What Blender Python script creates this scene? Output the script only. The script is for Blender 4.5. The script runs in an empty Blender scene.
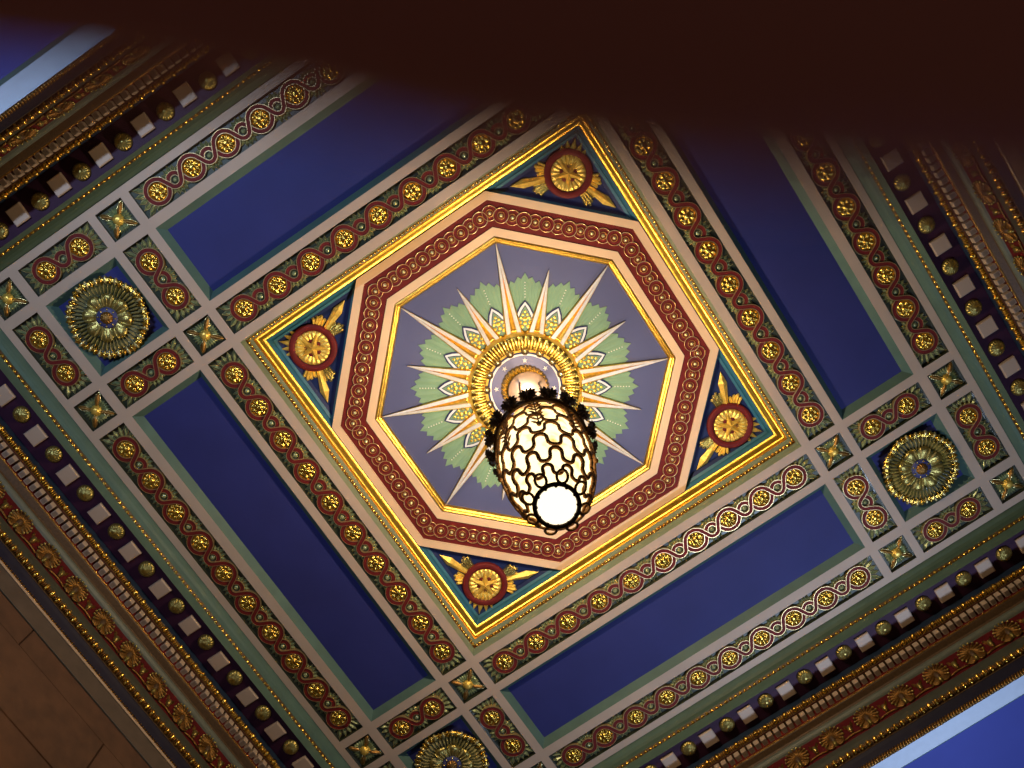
import bpy, bmesh, math, random
from mathutils import Matrix, Vector
random.seed(7)
PI = math.pi
S = 2.5            # metres per plan unit
H = 11.84          # height of the rib plane above the floor
scn = bpy.context.scene
COL = scn.collection
R = math.radians

# ------------------------------------------------------------------ materials
def mat(name, color, rough=0.6, metal=0.0, vary=0.12, scale=14.0, bump=0.0, coat=0.0, spec=0.5, emit=None, estr=0.0):
    m = bpy.data.materials.new(name); m.use_nodes = True
    nt = m.node_tree; b = nt.nodes['Principled BSDF']
    tc = nt.nodes.new('ShaderNodeTexCoord')
    nz = nt.nodes.new('ShaderNodeTexNoise'); nz.inputs['Scale'].default_value = scale; nz.inputs['Detail'].default_value = 4
    nt.links.new(tc.outputs['Object'], nz.inputs['Vector'])
    rp = nt.nodes.new('ShaderNodeValToRGB')
    c = color
    rp.color_ramp.elements[0].position = .3; rp.color_ramp.elements[1].position = .7
    rp.color_ramp.elements[0].color = (c[0]*(1-vary), c[1]*(1-vary), c[2]*(1-vary), 1)
    rp.color_ramp.elements[1].color = (min(1, c[0]*(1+vary)), min(1, c[1]*(1+vary)), min(1, c[2]*(1+vary)), 1)
    nt.links.new(nz.outputs['Fac'], rp.inputs['Fac']); nt.links.new(rp.outputs['Color'], b.inputs['Base Color'])
    b.inputs['Roughness'].default_value = rough; b.inputs['Metallic'].default_value = metal
    b.inputs['Specular IOR Level'].default_value = spec
    if coat: b.inputs['Coat Weight'].default_value = coat; b.inputs['Coat Roughness'].default_value = .12
    if bump:
        n2 = nt.nodes.new('ShaderNodeTexNoise'); n2.inputs['Scale'].default_value = scale*3; n2.inputs['Detail'].default_value = 3
        nt.links.new(tc.outputs['Object'], n2.inputs['Vector'])
        bp = nt.nodes.new('ShaderNodeBump'); bp.inputs['Strength'].default_value = bump; bp.inputs['Distance'].default_value = .02
        nt.links.new(n2.outputs['Fac'], bp.inputs['Height']); nt.links.new(bp.outputs['Normal'], b.inputs['Normal'])
    if emit:
        b.inputs['Emission Color'].default_value = (*emit, 1); b.inputs['Emission Strength'].default_value = estr
    return m

CREAM = mat('cream_paint', (.44, .345, .275), .55, vary=.05, scale=3, spec=0.3)
CREAM2 = mat('warm_cream_paint', (.68, .48, .30), .5, vary=.05, scale=3)
TEAL = mat('teal_green_paint', (.075, .138, .118), .55, vary=.1, scale=5, spec=0.3)
TEALB = mat('teal_blue_paint', (.022, .125, .19), .5, vary=.1, scale=5)
SAGE = mat('sage_green_paint', (.17, .225, .165), .55, vary=.1, scale=5)
BLUE = mat('ultramarine_paint', (.024, .029, .150), .6, vary=.07, scale=2, spec=0.2)
NAVY = mat('navy_paint', (.010, .020, .085), .5, vary=.1, spec=0.2)
SKYB = mat('violet_blue_paint', (.058, .071, .180), .6, vary=.05, scale=2)
LEAF = mat('leaf_green_paint', (.165, .29, .185), .6, vary=.08, scale=4)
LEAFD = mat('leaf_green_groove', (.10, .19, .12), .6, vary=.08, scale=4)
MAROON  = mat('maroon_paint', (.125, .011, .010), .6, vary=.12, spec=.2)
CRIMSON = mat('crimson_paint', (.095, .006, .009), .5, vary=.15, spec=0.2)
PLUM = mat('plum_paint', (.036, .010, .032), .55, vary=.12, spec=0.2)
DGREEN = mat('lacquered_green', (.032, .040, .020), .4, .1, vary=.3, scale=40, coat=.4)
GLEAF = mat('gilt_green_leaf', (.27, .32, .16), .27, .35, vary=.35, scale=30, coat=.5)
GOLD    = mat('gold_leaf', (.82, .53, .10), .27, 1.0, vary=.22, scale=26, bump=.25)
GOLDB = mat('bright_gilding', (.76, .47, .075), .30, .9, vary=.18, scale=30, bump=.2)
PALEG   = mat('pale_gilding', (.70, .60, .28), .25, .95, vary=.2, scale=30, bump=.2)
BRONZEG = mat('antique_gold', (.33, .175, .045), .38, .85, vary=.35, scale=40, bump=.3)
SILVER = mat('silvered_paint', (.62, .61, .58), .45, .25, vary=.1, scale=20)
OFFW    = mat('off_white_paint', (.75, .73, .68), .5, vary=.04)
GREY    = mat('grey_green_paint', (.115, .135, .115), .5, vary=.1)
BROWN = mat('umber_paint', (.085, .048, .022), .5, vary=.25, scale=40)
STONE = mat('brown_stone', (.085, .039, .021), .8, vary=.22, scale=6, bump=.25)
STONEG = mat('grey_stone', (.085, .062, .050), .8, vary=.15, scale=8)
BRONZE  = mat('dark_bronze', (.045, .022, .008), .4, .5, vary=.3, scale=50)
COPPER = mat('polished_copper', (.80, .60, .46), .42, .55, vary=.08)
GILTF   = mat('leaf_gilding', (.92, .60, .12), .36, .6, vary=.2, scale=26, bump=.2)
ROLLG   = mat('deep_gilding', (.62, .37, .05), .30, .9, vary=.15, scale=20, bump=.1)
BANDB   = mat('deep_blue_paint', (.045, .052, .17), .5, vary=.05)
PALEF   = mat('bright_pale_gilding', (.66, .60, .30), .27, .6, vary=.25, scale=30, bump=.15)
DULLG   = mat('dull_gilding', (.40, .33, .10), .32, .85, vary=.25, scale=30, bump=.2)
CHEVW   = mat('cool_white_paint', (.52, .55, .60), .5, vary=.04)
SLATE   = mat('slate_blue_paint', (.018, .034, .070), .5, vary=.1, spec=.2)
DARKG   = mat('dark_antique_gold', (.25, .130, .034), .40, .8, vary=.35, scale=40, bump=.3)
DAYLITW   = mat('daylit_white_paint', (.46, .54, .68), .5, vary=.04)  # white bay soffit, with bluish daylight mixed into its colour
AISLEB  = mat('daylit_ultramarine_paint', (.045, .060, .30), .6, vary=.06, scale=2, spec=.2)  # the coffer ultramarine lightened, daylight in the bays painted into the colour
GILT    = mat('gilt_line', (.62, .45, .22), .3, .7, vary=.15, scale=20)
DGREY   = mat('dark_grey_green_paint', (.045, .050, .036), .5, vary=.15)
INK     = mat('blue_black_paint', (.014, .014, .035), .5, vary=.1, spec=0.2)
BAND    = mat('brown_bronze', (.26, .110, .024), .6, .1, vary=.3, scale=50)
SKIN = mat('skin', (.80, .25, .20), .55, vary=.1, scale=300)
NAIL    = mat('fingernail', (.36, .15, .12), .35, vary=.05)

def glass_mat():
    m = bpy.data.materials.new('lit_amber_glass'); m.use_nodes = True
    nt = m.node_tree; b = nt.nodes['Principled BSDF']
    tc = nt.nodes.new('ShaderNodeTexCoord'); sx = nt.nodes.new('ShaderNodeSeparateXYZ')
    nt.links.new(tc.outputs['Object'], sx.inputs[0])
    nz = nt.nodes.new('ShaderNodeTexNoise'); nz.inputs['Scale'].default_value = 8; nz.inputs['Detail'].default_value = 2
    nt.links.new(tc.outputs['Object'], nz.inputs['Vector'])
    mr = nt.nodes.new('ShaderNodeMapRange'); mr.inputs['From Min'].default_value = .80*S; mr.inputs['From Max'].default_value = 1.00*S
    nt.links.new(sx.outputs['Z'], mr.inputs['Value'])
    ad = nt.nodes.new('ShaderNodeMath'); ad.operation = 'MULTIPLY_ADD'; ad.inputs[1].default_value = 2.6; ad.inputs[2].default_value = -1.25
    nt.links.new(nz.outputs['Fac'], ad.inputs[0])
    sm = nt.nodes.new('ShaderNodeMath'); sm.operation = 'ADD'; sm.use_clamp = True
    nt.links.new(mr.outputs['Result'], sm.inputs[0]); nt.links.new(ad.outputs[0], sm.inputs[1])
    rp = nt.nodes.new('ShaderNodeValToRGB')
    rp.color_ramp.elements[0].color = (.80, .34, .06, 1); rp.color_ramp.elements[1].color = (1, .79, .40, 1)
    e = rp.color_ramp.elements.new(.45); e.color = (1, .64, .20, 1)
    nt.links.new(sm.outputs[0], rp.inputs['Fac'])
    b.inputs['Base Color'].default_value = (.6, .4, .15, 1); b.inputs['Roughness'].default_value = .3
    nt.links.new(rp.outputs['Color'], b.inputs['Emission Color'])
    st = nt.nodes.new('ShaderNodeMath'); st.operation = 'MULTIPLY_ADD'; st.inputs[1].default_value = 1.2; st.inputs[2].default_value = .85
    nt.links.new(sm.outputs[0], st.inputs[0]); nt.links.new(st.outputs[0], b.inputs['Emission Strength'])
    return m
GLASS = glass_mat()
HOT = mat('white_hot_glass', (.8, .7, .5), .3, emit=(1, .86, .60), estr=1.5)

# ------------------------------------------------------------------ mesh builder (plan units; +z = relief towards the hall)
class MB:
    def __init__(s): s.v = []; s.f = []; s.mi = []; s.ms = []; s.smooth = []
    def mid(s, m):
        if m not in s.ms: s.ms.append(m)
        return s.ms.index(m)
    def add(s, vs, fs, m, smooth=False):
        o = len(s.v); s.v += [tuple(p) for p in vs]; k = s.mid(m)
        for f in fs:
            s.f.append(tuple(o+i for i in f)); s.mi.append(k); s.smooth.append(smooth)
    def lathe(s, prof, n, mats, cx=0, cy=0, lobes=0, ph=0, close=True, sx=1, sy=1, rot=0, smooth=True):
        """prof: (r, z[, radial lobe, height lobe]); mats: one material or one for each step"""
        vs = []; fs = []
        for p in prof:
            r, z = p[0], p[1]; ar = p[2] if len(p) > 2 else 0; az = p[3] if len(p) > 3 else 0
            for i in range(n):
                t = 2*PI*i/n
                g = 1-abs(math.cos(lobes*(t+ph)/2)) if lobes else 0
                rr = r*(1-ar*g)
                x, y = rr*math.cos(t)*sx, rr*math.sin(t)*sy
                vs.append((cx+x*math.cos(rot)-y*math.sin(rot), cy+x*math.sin(rot)+y*math.cos(rot), z-az*g))
        o = len(s.v); s.v += vs
        for j in range(len(prof)-1):
            m = mats[j] if isinstance(mats, (list, tuple)) else mats
            k = s.mid(m)
            for i in range(n):
                i2 = (i+1) % n
                s.f.append((o+j*n+i, o+j*n+i2, o+(j+1)*n+i2, o+(j+1)*n+i)); s.mi.append(k); s.smooth.append(smooth)
        if close:
            m = mats[-1] if isinstance(mats, (list, tuple)) else mats
            s.f.append(tuple(o+(len(prof)-1)*n+i for i in range(n))); s.mi.append(s.mid(m)); s.smooth.append(smooth)
    def dome(s, cx, cy, z, rx, ry, h, m, n=14, rings=4, rot=0):
        prof = [(math.cos(PI/2*i/rings)+1e-4, z+h*math.sin(PI/2*i/rings)) for i in range(rings+1)]
        s.lathe(prof, n, m, cx, cy, sx=rx, sy=ry, rot=rot)
    def ball(s, c, r, m, n=10, rings=6, sz=1.0, sx=1.0):
        vs = []; fs = []
        for j in range(rings+1):
            a = -PI/2+PI*j/rings
            for i in range(n):
                t = 2*PI*i/n
                vs.append((c[0]+sx*r*math.cos(a)*math.cos(t), c[1]+r*math.cos(a)*math.sin(t), c[2]+r*sz*math.sin(a)))
        for j in range(rings):
            for i in range(n): fs.append((j*n+i, j*n+(i+1) % n, (j+1)*n+(i+1) % n, (j+1)*n+i))
        s.add(vs, fs, m, True)
    def prism(s, poly, z0, z1, m, side=None, inset=0):
        n = len(poly)
        cx = sum(p[0] for p in poly)/n; cy = sum(p[1] for p in poly)/n
        top = [(cx+(p[0]-cx)*(1-inset), cy+(p[1]-cy)*(1-inset), z1) for p in poly]
        vs = [(p[0], p[1], z0) for p in poly]+top
        s.add(vs, [tuple(range(n, 2*n))], m)
        s.add(vs, [(i, (i+1) % n, n+(i+1) % n, n+i) for i in range(n)], side or m)
    def box(s, x0, x1, y0, y1, z0, z1, m, bev=0):
        b = bev
        vs = [(x0, y0, z0), (x1, y0, z0), (x1, y1, z0), (x0, y1, z0),
              (x0, y0, z1-b), (x1, y0, z1-b), (x1, y1, z1-b), (x0, y1, z1-b),
              (x0+b, y0+b, z1), (x1-b, y0+b, z1), (x1-b, y1-b, z1), (x0+b, y1-b, z1)]
        fs = [(3, 2, 1, 0), (8, 9, 10, 11)]
        for i in range(4):
            j = (i+1) % 4
            fs += [(i, j, 4+j, 4+i), (4+i, 4+j, 8+j, 8+i)]
        s.add(vs, fs, m)
    def loop(s, prof, mats, n=4, smooth=False):
        """sweep profile (apothem, z) round a regular n-gon with flats on the axes"""
        k = 1/math.cos(PI/n); vs = []
        for a, z in prof:
            for i in range(n):
                t = (i+.5)*2*PI/n
                vs.append((a*k*math.cos(t), a*k*math.sin(t), z))
        for j in range(len(prof)-1):
            m = mats[j] if isinstance(mats, (list, tuple)) else mats
            s.add([], [], m)
        o = len(s.v); s.v += vs
        for j in range(len(prof)-1):
            m = mats[j] if isinstance(mats, (list, tuple)) else mats; q = s.mid(m)
            for i in range(n):
                i2 = (i+1) % n
                s.f.append((o+j*n+i, o+j*n+i2, o+(j+1)*n+i2, o+(j+1)*n+i)); s.mi.append(q); s.smooth.append(smooth)
    def side(s, prof, mats, L=None, smooth=False):
        """extrude profile (w, z) along local x, mitred at the corners: local y = w"""
        for j in range(len(prof)-1):
            (w0, z0), (w1, z1) = prof[j], prof[j+1]
            m = mats[j] if isinstance(mats, (list, tuple)) else mats
            a0 = L or w0; a1 = L or w1
            s.add([(-a0, w0, z0), (a0, w0, z0), (a1, w1, z1), (-a1, w1, z1)], [(0, 1, 2, 3)], m, smooth)
    def ribbon(s, pts, cross, closed=False):
        """cross: list of (offset, height, material of the step to the next)"""
        n = len(pts); nc = len(cross); vs = []
        for i, p in enumerate(pts):
            if closed: a, b = pts[i-1], pts[(i+1) % n]
            else: a, b = pts[max(0, i-1)], pts[min(n-1, i+1)]
            dx, dy = b[0]-a[0], b[1]-a[1]; l = math.hypot(dx, dy) or 1
            nx, ny = -dy/l, dx/l; z = p[2] if len(p) > 2 else 0
            for o_, h_, _ in cross: vs.append((p[0]+nx*o_, p[1]+ny*o_, z+h_))
        for k in range(nc-1):
            fs = [(i*nc+k, ((i+1) % n)*nc+k, ((i+1) % n)*nc+k+1, i*nc+k+1) for i in range(n if closed else n-1)]
            s.add(vs, fs, cross[k][2], False) if k == 0 else s._addf(fs, cross[k][2], len(vs))
    def _addf(s, fs, m, nv):
        o = len(s.v)-nv; k = s.mid(m)
        for f in fs: s.f.append(tuple(o+i for i in f)); s.mi.append(k); s.smooth.append(False)
    def tube(s, pts, r, m, n=8, closed=False, cap=True):
        P = [Vector(p) for p in pts]; N = len(P); vs = []
        rr = r if isinstance(r, (list, tuple)) else [r]*N
        up = Vector((0, 0, 1)); 
        for i in range(N):
            a = P[i-1] if (closed or i) else P[0]; b = P[(i+1) % N] if (closed or i < N-1) else P[-1]
            d = (b-a).normalized()
            u = up if abs(d.dot(up)) < .95 else Vector((1, 0, 0))
            e1 = d.cross(u).normalized(); e2 = d.cross(e1)
            for j in range(n):
                t = 2*PI*j/n; vs.append(tuple(P[i]+(e1*math.cos(t)+e2*math.sin(t))*rr[i]))
        fs = []
        for i in range(N if closed else N-1):
            i2 = (i+1) % N
            for j in range(n): fs.append((i*n+j, i*n+(j+1) % n, i2*n+(j+1) % n, i2*n+j))
        if cap and not closed: fs += [tuple(range(n)), tuple((N-1)*n+j for j in range(n))]
        s.add(vs, fs, m, True)
    def leaf(s, x, y, a, ln, wd, h, m, z=0, edge=None):
        """ridged pointed leaf from (x, y) in direction a"""
        c, sn = math.cos(a), math.sin(a)
        def T(l, w, zz): return (x+c*l-sn*w, y+sn*l+c*w, zz)
        w = wd/2
        vs = [T(0, -w*.35, z), T(0, w*.35, z), T(ln*.6, w, z), T(ln, 0, z+h*.25), T(ln*.6, -w, z), T(0, 0, z+h*.6), T(ln*.6, 0, z+h)]
        s.add(vs, [(0, 5, 6, 4), (5, 1, 2, 6), (4, 6, 3), (6, 2, 3)], m)
        if edge:
            t = wd*.12
            e = [T(0, w*.35, z+.001), T(ln*.6, w, z+.001), T(ln, 0, z+h*.25+.001), T(ln*.6, -w, z+.001), T(0, -w*.35, z+.001)]
            s.ribbon(e, [(-t/2, 0, edge), (0, t*.6, edge), (t/2, 0, edge)])
    def mesh(s, name):
        me = bpy.data.meshes.new(name)
        me.from_pydata([(x*S, y*S, z*S) for x, y, z in s.v], [], s.f)
        for m in s.ms: me.materials.append(m)
        me.polygons.foreach_set('material_index', s.mi)
        me.polygons.foreach_set('use_smooth', s.smooth)
        bm = bmesh.new(); bm.from_mesh(me); bmesh.ops.recalc_face_normals(bm, faces=bm.faces); bm.to_mesh(me); bm.free()
        me.update(); return me
    def build(s, name, parent=None, loc=(0, 0, 0), a=0, label=None, kind=None):
        o = bpy.data.objects.new(name, s.mesh(name)); COL.objects.link(o)
        place(o, parent, loc, a)
        if label: o['label'] = label
        if kind: o['kind'] = kind
        return o

def place(o, parent, loc, a):
    if parent is None:
        o.location = (loc[0]*S, -loc[1]*S, H-loc[2]*S); o.rotation_euler = (PI, 0, -a)
    else:
        o.parent = parent; o.location = (loc[0]*S, loc[1]*S, loc[2]*S); o.rotation_euler = (0, 0, a)
def tag(o, label, cat, group=None):
    o['label'] = label; o['category'] = cat
    if group: o['group'] = group
    return o
def thing(name, label, cat, loc=(0, 0, 0), a=0, group=None):
    o = bpy.data.objects.new(name, None); COL.objects.link(o); o.empty_display_size = .1
    place(o, None, loc, a); tag(o, label, cat, group); return o
def copy_tree(o, parent=None):
    c = o.copy(); COL.objects.link(c)
    if parent: c.parent = parent
    for ch in o.children: copy_tree(ch, c)
    return c
def dup(o, label, loc, a=0):
    c = copy_tree(o); place(c, None, loc, a)
    if label: c['label'] = label
    return c
def clone(o, parent, loc, a=0):                                  # a repeat of a part
    c = o.copy(); COL.objects.link(c); place(c, parent, loc, a)
    for ch in o.children: copy_tree(ch, c)
    return c

# ------------------------------------------------------------------ the ceiling: cream rib grid and blue coffers
LN = [0, .892, .9335, 1.0665, 1.106, 1.476, 1.5225, 1.6575, 1.692]
RIB = [False, True, False, True, False, True, False, True]
full = [-x for x in reversed(LN[1:])]+LN
full = [-x for x in LN[:0:-1]]+LN
ivs = []
for i in range(len(full)-1):
    a, b = full[i], full[i+1]
    k = [j for j in range(8) if abs(LN[j]-min(abs(a), abs(b))) < 1e-6][0]
    ivs.append((a, b, RIB[k], k))
merged = []
for iv in ivs:                                                    # join the two halves of the middle interval
    if merged and iv[3] == 0 and merged[-1][3] == 0: merged[-1] = (merged[-1][0], iv[1], False, 0)
    else: merged.append(iv)
c = MB(); holes = []
for (u0, u1, ru, ku) in merged:
    for (v0, v1, rv, kv) in merged:
        if ru or rv: c.add([(u0, v0, 0), (u1, v0, 0), (u1, v1, 0), (u0, v1, 0)], [(0, 1, 2, 3)], CREAM)
        else:
            holes.append((u0, u1, v0, v1, ku, kv))
            if not ({ku, kv} <= {0, 4}):                          # strips and flowers lie in shallow sunk fields
                d = -.018
                q = [(u0, v0), (u1, v0), (u1, v1), (u0, v1)]
                for i in range(4):
                    p, r_ = q[i], q[(i+1) % 4]
                    c.add([(*p, 0), (*r_, 0), (*r_, d), (*p, d)], [(0, 1, 2, 3)], DGREEN)
ceiling = c.build('ceiling', kind='structure')
for (u0, u1, v0, v1, ku, kv) in holes:
    if {ku, kv} <= {0, 4} and not (ku == 0 and kv == 0):
        e, d = .028, -.036
        q0 = [(u0, v0, 0), (u1, v0, 0), (u1, v1, 0), (u0, v1, 0)]
        q1 = [(u0+e, v0+e, d), (u1-e, v0+e, d), (u1-e, v1-e, d), (u0+e, v1-e, d)]
        m = MB(); m.add(q0+q1, [(i, (i+1) % 4, 4+(i+1) % 4, 4+i) for i in range(4)], TEAL); m.build('coffer_side', ceiling)
        m = MB(); m.add(q1, [(0, 1, 2, 3)], BLUE); m.build('coffer_panel', ceiling)

# ------------------------------------------------------------------ square gilt frame round the octagon
fr = thing('central_frame', 'square stepped frame with gold roll moulding enclosing the octagon', 'frame')
m = MB(); m.loop([(.892, 0), (.890, -.035), (.886, -.058)], SAGE); m.loop([(.882, -.082), (.878, -.100), (.872, -.112)], SAGE)
m.loop([(.886, -.058), (.888, -.07), (.882, -.082)], BRONZEG); m.build('cove', fr)
m = MB(); n = 92
for sd in range(4):
    for i in range(n):
        x = -.868+1.736*i/(n-1); p = [(x, .881), (.881, -x), (-x, -.881), (-.881, x)][sd]
        m.ball((p[0], p[1], -.066), .0078, GOLD, 8, 5)
m.build('bead_row', fr)
m = MB(); prof = []
for i in range(13):
    t = R(-30+i*17.5)
    prof.append((.854+.0215*math.cos(t), -.136+.0215*math.sin(t)*-1))
prof = [(.871, -.112), (.8705, -.124), (.8695, -.132), (.866, -.138), (.860, -.1415), (.853, -.143), (.846, -.146), (.840, -.150), (.836, -.157)]
m.loop(prof, ROLLG, smooth=True); m.build('gilt_moulding', fr)
m = MB(); m.loop([(.836, -.157), (.833, -.160), (.820, -.176), (.814, -.186)], TEALB); m.build('fillet', fr)

# ------------------------------------------------------------------ octagon frame
c8 = math.cos(PI/8)
of = thing('octagon_frame', 'octagonal cream and maroon frame with ring guilloche round the sunburst', 'frame', (0, 0, -.15))
m = MB(); m.loop([(.8315, -.045), (.8315, 0), (.796, 0), (.795, -.008)], CREAM2, 8); m.build('outer_border', of)
m = MB(); m.loop([(.795, -.006), (.684, -.006)], MAROON, 8); m.build('guilloche_band', of)
m = MB(); m.loop([(.684, -.008), (.684, 0), (.648, 0), (.646, -.004)], CREAM2, 8); m.build('inner_border', of)
m = MB(); m.loop([(.646, -.004), (.644, .003), (.639, .005), (.634, .002), (.631, -.008), (.624, -.012), (.619, -.020), (.617, -.045)], GOLDB, 8, smooth=False); m.build('gilt_edge', of)
rg = MB()
rg.lathe([(.0355, -.002), (.0350, .004), (.0328, .004), (.0320, .003), (.0175, .003), (.0168, .0045), (.0148, .0045), (.0142, .0025), (.0100, .002)], 28,
         [BRONZEG, GILT, BRONZEG, MAROON, BRONZEG, BRONZEG, BRONZEG, MAROON, MAROON])
rg.dome(0, 0, .002, .0090, .0090, .009, PALEF, 12, 3)
ring0 = None; ap = .741; sl = 2*ap*math.tan(PI/8)
for sd in range(8):
    for i in range(12):
        t = sd*PI/4; x = -sl/2+sl*i/12; y = ap
        px, py = x*math.cos(t)-y*math.sin(t), x*math.sin(t)+y*math.cos(t)
        zz = -.004+.0012*(i % 2)+.0003*(sd % 2)
        if ring0 is None: ring0 = rg.build('ring', of, (px, py, zz), t)
        else: clone(ring0, of, (px, py, zz), t)

# ------------------------------------------------------------------ sunburst medallion
sm = thing('sunburst_medallion', 'painted blue octagon panel with gold and silver sunburst over green leaves', 'medallion', (0, 0, -.18))
m = MB(); m.prism([(.672*math.cos(R(22.5+45*i)), .672*math.sin(R(22.5+45*i))) for i in range(8)], -.02, 0, SKYB); m.build('field', sm)
# green leaf fans
fan = MB(); half = 11.3; tips = 7; poly = []
for i in range(tips):
    a = -half+2*half*i/(tips-1); r = .524-.047*abs(a/half)**.85
    w = half/(tips-1)
    poly.append((a, r))
    if i < tips-1: poly.append((a+w, .5*(r+.524-.047*abs((a+2*w)/half)**.85)-.020))
pv = [(0, 0, 0)]+[(r*math.cos(R(a)), r*math.sin(R(a)), .006 if i % 2 == 0 else .001) for i, (a, r) in enumerate(poly)]
for i in range(1, len(pv)-1):
    p0 = (.2*math.cos(R(poly[i-1][0])), .2*math.sin(R(poly[i-1][0])), pv[i][2]); p1 = (.2*math.cos(R(poly[i][0])), .2*math.sin(R(poly[i][0])), pv[i+1][2])
    fan.add([p0, pv[i], pv[i+1], p1], [(0, 1, 2, 3)], LEAF if i % 4 in (1, 2) else LEAF)
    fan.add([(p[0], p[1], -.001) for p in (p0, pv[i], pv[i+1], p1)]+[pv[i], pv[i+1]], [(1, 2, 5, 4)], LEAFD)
for i in range(6): fan.dome((.415+.013*i), 0, .005, .0032, .0032, .004, OFFW, 6, 2)
f0 = None
for k in range(16):
    a = R(11.25+22.5*k)
    if f0 is None: f0 = fan.build('leaf_fan', sm, (0, 0, .001), a)
    else: clone(f0, sm, (0, 0, .001), a)
# chevron darts with gold filigree
def chev(mb, tip, base, hw, m_, z0, z1):
    mb.prism([(base, -hw), (base+(tip-base)*.42, -hw*.98), (tip-.028, -hw*.45), (tip, 0), (tip-.028, hw*.45), (base+(tip-base)*.42, hw*.98), (base, hw)], z0, z1, m_)
ch = MB(); chev(ch, .402, .25, .055, NAVY, .006, .012); chev(ch, .394, .25, .048, CHEVW, .012, .0145); chev(ch, .381, .25, .038, NAVY, .0145, .016); chev(ch, .376, .25, .035, LEAFD, .016, .017)
c0 = ch.build('chevron', sm, (0, 0, 0), R(11.25))
fg = MB()
for x, y, r in [(.35, 0, .006), (.337, .010, .006), (.337, -.010, .006), (.322, .018, .007), (.322, -.018, .007), (.318, 0, .010), (.302, .022, .008), (.302, -.022, .008), (.297, 0, .009), (.283, .014, .009), (.283, -.014, .009)]:
    fg.lathe([(r, .017), (r*.8, .021), (r*.45, .019), (r*.2, .023)], 10, GOLDB, x, y)
g0 = fg.build('filigree', c0)
for k in range(1, 16): clone(c0, sm, (0, 0, 0), R(11.25+22.5*k))
# sun rays: gold edges, silvered flanges, gold wedge down the middle
def ray(tip):
    r = MB(); b = .235; hw = .043; z = .017
    def sec(t):                                                  # cross-section at t from base to tip
        w = hw*(1-t)+.0012*t; x = b+(tip-b)*t; hh = .022*(1-t)+.004*t
        return x, w, hh
    st = [(-1, .2), (-.86, .75), (-.80, .7), (-.42, 1.0), (-.36, .75), (0, .40), (.36, .75), (.42, 1.0), (.80, .7), (.86, .75), (1, .2)]
    ms = [GOLDB, GOLDB, SILVER, SILVER, GOLDB, GOLDB, SILVER, SILVER, GOLDB, GOLDB]
    N = 8; vs = []
    for i in range(N+1):
        x, w, hh = sec(i/N)
        for a, h_ in st:
            aa = a
            if abs(a) < .5: aa = a*max(.06, 1-1.25*i/N)
            vs.append((x, aa*w, z+hh*h_))
    n = len(st)
    o = len(r.v); r.v += vs
    for i in range(N):
        for j in range(n-1):
            r.f.append((o+i*n+j, o+i*n+j+1, o+(i+1)*n+j+1, o+(i+1)*n+j)); r.mi.append(r.mid(ms[j])); r.smooth.append(False)
    r.add([(b, -hw, 0), (tip, -.0012, 0), (tip, .0012, 0), (b, hw, 0), (b, -hw, z+.003), (tip, -.0012, z+.001), (tip, .0012, z+.001), (b, hw, z+.003)], [(0, 1, 5, 4), (2, 3, 7, 6), (1, 2, 6, 5)], BRONZEG)
    return r
lr = ray(.668).build('sun_ray', sm, (0, 0, 0), R(22.5)); sr = ray(.545).build('sun_ray', sm, (0, 0, 0), 0)
for k in range(1, 8):
    clone(lr, sm, (0, 0, 0), R(22.5+45*k)); clone(sr, sm, (0, 0, 0), R(45*k))
# gilt leaf collar
co = MB()
co.lathe([(.268, .012, .05, 0), (.268, .030, .05, .004), (.258, .046, .05, .008), (.240, .060, .03, .012), (.215, .064, .0, .012), (.190, .056, 0, .008), (.172, .044, 0, .003), (.168, .040)], 256, GILTF, lobes=16, close=False)
co.lathe([(.245, .060, 0, 0), (.230, .069, 0, .011), (.205, .0685, 0, .011), (.182, .056, 0, .006)], 288, GOLD, lobes=48, close=False)
for k in range(16):                                              # scalloped lip
    pts = []
    for i in range(11):
        a = R(22.5*k-11.25+22.5*i/10); rr = .270-.014*abs(i/5-1)**3
        pts.append((rr*math.cos(a), rr*math.sin(a), .030-.008*abs(i/5-1)**2))
    co.tube(pts, .0042, GOLD, 6)
co.build('leaf_collar', sm)
m = MB(); m.lathe([(.172, .036), (.170, .044), (.164, .044), (.163, .040)], 96, NAVY, close=False); m.lathe([(.163, .040), (.162, .046), (.155, .046), (.154, .038)], 96, OFFW, close=False); m.build('rim_ring', sm)
m = MB(); m.lathe([(.154, .036), (.105, .036)], 96, BANDB, close=False); m.build('star_band', sm)
def star_poly(r1, r2, n=5, ph=0): return [((r1 if i % 2 == 0 else r2)*math.cos(ph+PI*i/n), (r1 if i % 2 == 0 else r2)*math.sin(ph+PI*i/n)) for i in range(2*n)]
def star(mb, r1, r2, h, m_, n=5, z=0, ph=0):
    p = star_poly(r1, r2, n, ph); k = len(p)
    mb.add([(x, y, z) for x, y in p]+[(0, 0, z+h)], [(i, (i+1) % k, k) for i in range(k)], m_)
st = MB(); star(st, .0125, .0052, .004, OFFW, z=.0365); s0 = None
be = MB(); be.lathe([(.0185, .040), (.0185, .050), (.0130, .050), (.012, .044)], 20, BRONZE, close=False); be.dome(0, 0, .044, .0125, .0125, .008, PALEG, 14, 3); b0 = None
for k in range(8):
    a = R(12+45*k); p = (.131*math.cos(a), .131*math.sin(a), 0)
    if s0 is None: s0 = st.build('star', sm, p, a)
    else: clone(s0, sm, p, a)
for k in range(16):
    a = R(12+22.5*k); p = (.176*math.cos(a), .176*math.sin(a), .004)
    if b0 is None: b0 = be.build('bead', sm, p)
    else: clone(b0, sm, p)
m = MB(); m.lathe([(.112, .030), (.112, .044, .05, .003), (.104, .062, .05, .006), (.092, .078, 0, .006), (.084, .084)], 128, GOLD, lobes=32, close=False); m.build('cup_ring', sm)

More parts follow.
